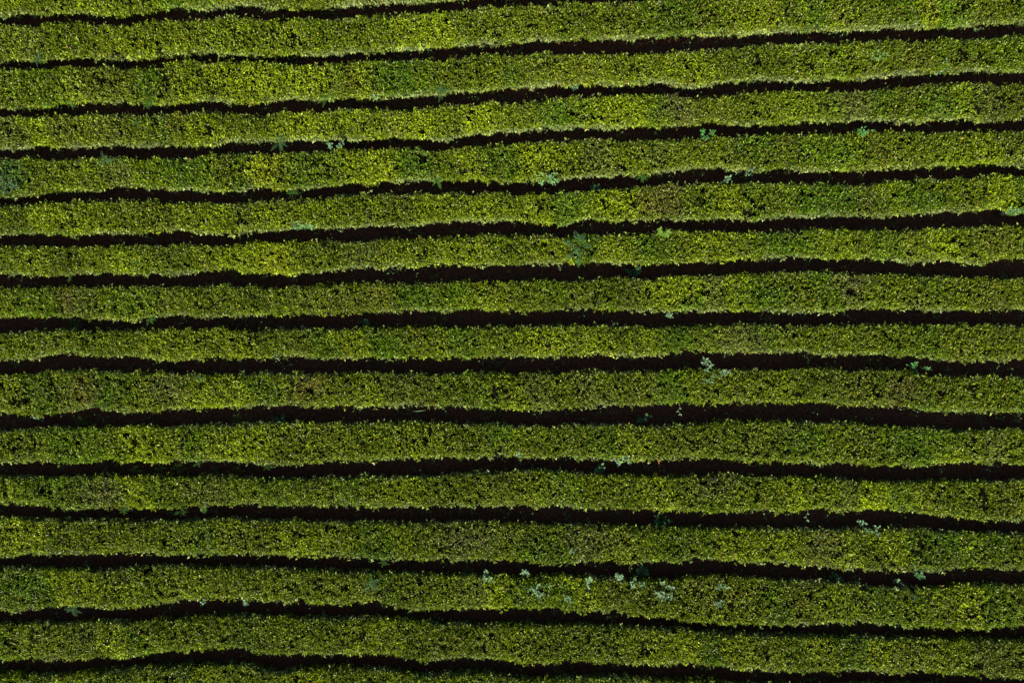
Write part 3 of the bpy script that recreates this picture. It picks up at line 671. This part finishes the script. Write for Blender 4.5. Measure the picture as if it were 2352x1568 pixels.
def oval_leaves(P, D, NRM, L, Wd, droop):
    """broad oval leaf of eight faces folded along the midrib"""
    side = unit(np.cross(D, NRM)); nn = np.cross(side, D)
    st = [(0.0, 0.0), (0.22, 0.78), (0.52, 1.0), (0.80, 0.66), (1.0, 0.0)]
    n = len(P); Vs = []
    for t, w in st:
        m = P + D * (L * t)[:, None] - nn * (L * droop * t * t)[:, None]
        up = nn * (Wd * w * 0.12)[:, None]
        Vs += [m, m + side * (Wd * w * 0.5)[:, None] + up, m - side * (Wd * w * 0.5)[:, None] + up]
    V = np.stack(Vs, 1).reshape(-1, 3)
    base = (np.arange(n) * 15)[:, None]
    f = []
    for j in range(4):
        a = j * 3
        f += [(a, a + 3, a + 4, a + 1), (a, a + 2, a + 5, a + 3)]
    F = (base[:, None, :] + np.array(f)[None]).reshape(-1, 4)
    return V, F

def build_weed(kind, x, y, z, r, label):
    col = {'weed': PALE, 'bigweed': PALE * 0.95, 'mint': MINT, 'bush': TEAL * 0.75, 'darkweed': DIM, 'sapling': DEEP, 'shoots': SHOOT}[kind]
    cat = {'sapling': 'sapling', 'shoots': 'shoots', 'bush': 'bush'}.get(kind, 'weed')
    name = {'sapling': 'sapling', 'shoots': 'tea_shoots', 'bush': 'green_bush', 'mint': 'leafy_weed'}.get(kind, 'broadleaf_weed')
    root = thing(name, label, cat, (x, y, 0.0), {'broadleaf_weed': 'broad-leaved weeds among the hedges'}.get(name))
    nst = max(2, int({'weed': 2 + r * 9, 'bigweed': 10, 'mint': 6 + r * 30, 'bush': 30, 'darkweed': 5 + r * 10, 'sapling': 7 + r * 10, 'shoots': 14}[kind]))
    paths, radii, P, D, N = [], [], [], [], []
    flat = {'mint': 0.45, 'bush': 0.9}.get(kind, 0.62)
    for i in range(nst):
        a = rng.uniform(0, 2 * np.pi); q = math.sqrt(rng.uniform(0.02, 1.0)) * r * 0.9
        tip = np.array([math.cos(a) * q, math.sin(a) * q * flat, z + rng.uniform(-0.10, 0.05)])
        foot = np.array([rng.normal(0, 0.04), rng.normal(0, 0.04), -0.02])
        t = np.linspace(0, 1, 6)[:, None]
        pth = foot + (tip - foot) * np.concatenate([t ** 1.6, t ** 1.6, t], 1) + np.array([0, 0, 0.05]) * np.sin(t * np.pi)
        paths.append(pth); radii.append(np.linspace(0.007, 0.003, 6))
        heading = math.atan2(tip[1], tip[0])
        ln = 6 if kind in ('weed', 'bigweed', 'sapling') else 8
        for j in range(ln):
            f = 1.0 - (0.055 if kind in ('weed', 'bigweed') else 0.035) * j
            seg = f * 5; i0 = min(int(seg), 4); pos = pth[i0] + (pth[i0 + 1] - pth[i0]) * (seg - i0)
            an = heading + j * 2.4 + rng.normal(0, 0.35)
            el = rng.uniform(0.0, 0.75) if j else rng.uniform(0.3, 1.0)
            P.append(pos); D.append((math.cos(an) * math.cos(el), math.sin(an) * math.cos(el), math.sin(el)))
            N.append((-math.cos(an) * math.sin(el) + rng.normal(0, 0.25), -math.sin(an) * math.sin(el) + rng.normal(0, 0.25), math.cos(el)))
    P = np.array(P); D = unit(np.array(D)); N = unit(np.array(N)); n = len(P)
    base = {'weed': 0.088, 'bigweed': 0.096, 'mint': 0.085, 'bush': 0.085, 'darkweed': 0.092, 'sapling': 0.085, 'shoots': 0.075}[kind]
    L = rng.normal(base, base * 0.2, n).clip(base * 0.5, base * 1.5)
    V, F = oval_leaves(P, D, N, L, L * (0.62 if kind in ('weed', 'bigweed', 'darkweed') else 0.46), rng.uniform(0.0, 0.35, n))
    c = col * rng.normal(1.0, 0.16, n).clip(0.6, 1.45)[:, None] * (1 + rng.normal(0, 0.06, (n, 3)))
    link('leaves', mesh_np('leaves', V, F, M_WEED, np.repeat(c, 8, axis=0)), root)
    V, F = tube_np(paths, radii, 4)
    link('stalks', mesh_np('stalks', V, F, M_STEM), root)

def frond_mesh(length, width, az, rise, col, droop=0.5, pairs=12):
    """one arching frond: a rib with paired narrow leaflets"""
    t = np.linspace(0, 1, pairs + 2)
    d = np.array([math.cos(az), math.sin(az), 0.0])
    rib = d[None] * (length * t)[:, None]
    rib[:, 2] = rise * length * (t - droop * 1.6 * t * t)
    tg = unit(np.gradient(rib, axis=0))
    sd = np.array([-math.sin(az), math.cos(az), 0.0])
    P, D, N, L = [], [], [], []
    for i in range(1, pairs + 1):
        w = width * math.sin(math.pi * min(1.0, (0.12 + 0.88 * t[i]) ** 0.75)) + 0.012
        for s in (-1, 1):
            P.append(rib[i]); D.append(sd * s * 0.92 + tg[i] * 0.45 + np.array([0, 0, -0.12 + rng.normal(0, 0.1)]))
            N.append(np.array([rng.normal(0, 0.15), rng.normal(0, 0.15), 1.0])); L.append(w)
    P.append(rib[-2]); D.append(tg[-1]); N.append(np.array([0, 0, 1.0])); L.append(length / pairs * 1.6)
    P = np.array(P); D = unit(np.array(D)); N = unit(np.array(N)); L = np.array(L)
    V, F = leaves_np(P, D, N, L, np.maximum(L * 0.15, length / pairs * 0.34), np.full(len(L), 0.10))
    c = col * rng.normal(1.0, 0.12, len(P)).clip(0.7, 1.3)[:, None]
    V2, F2 = tube_np([rib], [np.linspace(0.004, 0.0015, len(rib))], 3)
    F2t = np.concatenate([F2[:, [0, 1, 2]], F2[:, [0, 2, 3]]])
    tint = np.concatenate([np.repeat(c, 2, axis=0), np.tile(col * 0.8, (len(F2t), 1))])
    return mesh_np('frond', np.concatenate([V, V2]), np.concatenate([F, F2t + len(V)]), M_FERN, tint)

def build_fern(kind, x, y, z, r, label):
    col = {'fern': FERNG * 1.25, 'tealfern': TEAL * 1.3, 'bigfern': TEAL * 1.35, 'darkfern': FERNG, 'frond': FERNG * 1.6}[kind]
    root = thing('fern', label, 'fern', (x, y, 0.0), 'ferns growing among the hedges')
    if kind == 'bigfern':
        spec = [(0.0, 0.26, 1.9), (0.10, 0.18, 1.2), (-0.05, -0.02, -1.0), (0.16, 0.02, 0.3), (-0.12, -0.22, 3.6), (0.06, -0.30, -1.7),
                (-0.18, 0.10, 2.7), (0.05, 0.05, -2.4), (0.02, 0.20, 0.9)]
        for dx, dy, az in spec:
            f = link('frond', frond_mesh(0.36, 0.12, az, 0.5, col, 0.7, 13), root)
            f.location = (dx, dy, z - 0.10)
    elif kind == 'frond':
        f = link('frond', frond_mesh(0.30, 0.13, -1.45, 0.25, col, 1.1, 12), root)
        f.location = (-0.02, 0.16, z)
    else:
        n = 7 if r < 0.2 else (9 if r < 0.27 else 11)
        a0 = rng.uniform(0, 6.28)
        for i in range(n):
            ln = r * rng.uniform(0.6, 1.25)
            f = link('frond', frond_mesh(ln, ln * 0.17, a0 + i * 6.283 / n + rng.normal(0, 0.35), rng.uniform(0.3, 1.3), col, 0.6, 9), root)
            f.location = (rng.normal(0, 0.02), rng.normal(0, 0.02), z - 0.06)
    V, F = tube_np([np.array([[0.02, 0, -0.02], [0.01, 0.01, z * 0.5], [0, 0, z - 0.05]])], [np.array([0.010, 0.008, 0.006])], 4)
    link('rootstock', mesh_np('rootstock', V, F, M_STEM), root)

def build_odd(kind, x, y, z, r, label):
    if kind == 'grass':
        root = thing('grass_blade', label, 'grass', (x, y, 0.0))
        t = np.linspace(0, 1, 9)[:, None]
        p = np.array([[-r, -0.02, 0.0]]) + np.array([[2 * r, 0.07, 0.0]]) * t + np.array([[0, 0, 1.0]]) * (z * (0.55 + 0.45 * np.sin(t * 2.2)))
        w = 0.012 * np.sin(np.pi * np.clip(t * 0.92 + 0.06, 0, 1))
        V = np.concatenate([p + np.array([[0, 1, 0.25]]) * w, p - np.array([[0, 1, -0.25]]) * w])
        F = np.array([(i, i + 1, 10 + i, 9 + i) for i in range(8)])
        link('blade', mesh_np('blade', V, F, M_WEED, np.tile(PALE, (8, 1))), root)
        st = np.array([[-r * 0.9, -0.02, 0.0], [-r, -0.03, z * 0.3], [-r, -0.02, z * 0.55]])
        V, F = tube_np([st], [np.array([0.004, 0.003, 0.003])], 4)
        link('stalk', mesh_np('stalk', V, F, M_STEM), root)
    elif kind == 'vine':
        root = thing('vine_shoot', label, 'vine', (x, y, 0.0), None)
        t = np.linspace(0, 1, 8)[:, None]
        p = np.array([[-0.03, r * 0.8, z + 0.06]]) + np.array([[0.06, -r * 1.5, -0.16]]) * t + np.array([[0.03, 0, 0]]) * np.sin(t * 7)
        V, F = tube_np([p], [np.linspace(0.006, 0.003, 8)], 4)
        link('stalk', mesh_np('stalk', V, F, M_STEM), root)
        P = p[[3, 5, 7, 7]]; D = unit(np.array([(1, -.3, .2), (-1, -.5, .2), (.6, -1, .1), (-.7, -.8, .2)], float))
        N = unit(np.tile(np.array([[0.05, -0.25, 1.0]]), (4, 1)))
        L = np.array([0.075, 0.085, 0.095, 0.08])
        V, F = oval_leaves(P, D, N, L, L * 0.5, np.full(4, 0.15))
        link('leaves', mesh_np('leaves', V, F, M_WEED, np.repeat(PALE[None] * np.array([[1.0], [0.9], [1.1], [0.95]]), 8, axis=0)), root)
    elif kind == 'branch':
        root = thing('dead_branch', label, 'branch', (x, y, 0.0))
        paths, radii = [], []
        t = np.linspace(0, 1, 7)[:, None]
        main = np.array([[-0.10, 0.30, z + 0.12]]) + np.array([[0.22, -0.52, -z + 0.05]]) * t + np.array([[0.03, 0, 0]]) * np.sin(t * 5)
        V, F = tube_np([main], [np.linspace(0.012, 0.007, 7)], 5)
        link('limb', mesh_np('limb', V, F, M_DEAD, smooth=True), root)
        for i in range(16):
            b = main[rng.integers(0, 6)]
            d = unit(rng.normal(0, 1, 3) + np.array([0.2, -0.7, 0.1])) * rng.uniform(0.08, 0.2)
            tt = np.linspace(0, 1, 4)[:, None]
            paths.append(b + d * tt + rng.normal(0, 0.02, 3) * tt * tt); radii.append(np.linspace(0.005, 0.002, 4))
        V, F = tube_np(paths, radii, 3)
        link('twigs', mesh_np('twigs', V, F, M_DEAD), root)

for kind, x, y, z, r, label in WEEDS:
    if kind in ('fern', 'tealfern', 'bigfern', 'darkfern', 'frond'):
        build_fern(kind, x, y, z, r, label)
    elif kind in ('grass', 'vine', 'branch'):
        build_odd(kind, x, y, z, r, label)
    else:
        build_weed(kind, x, y, z, r, label)
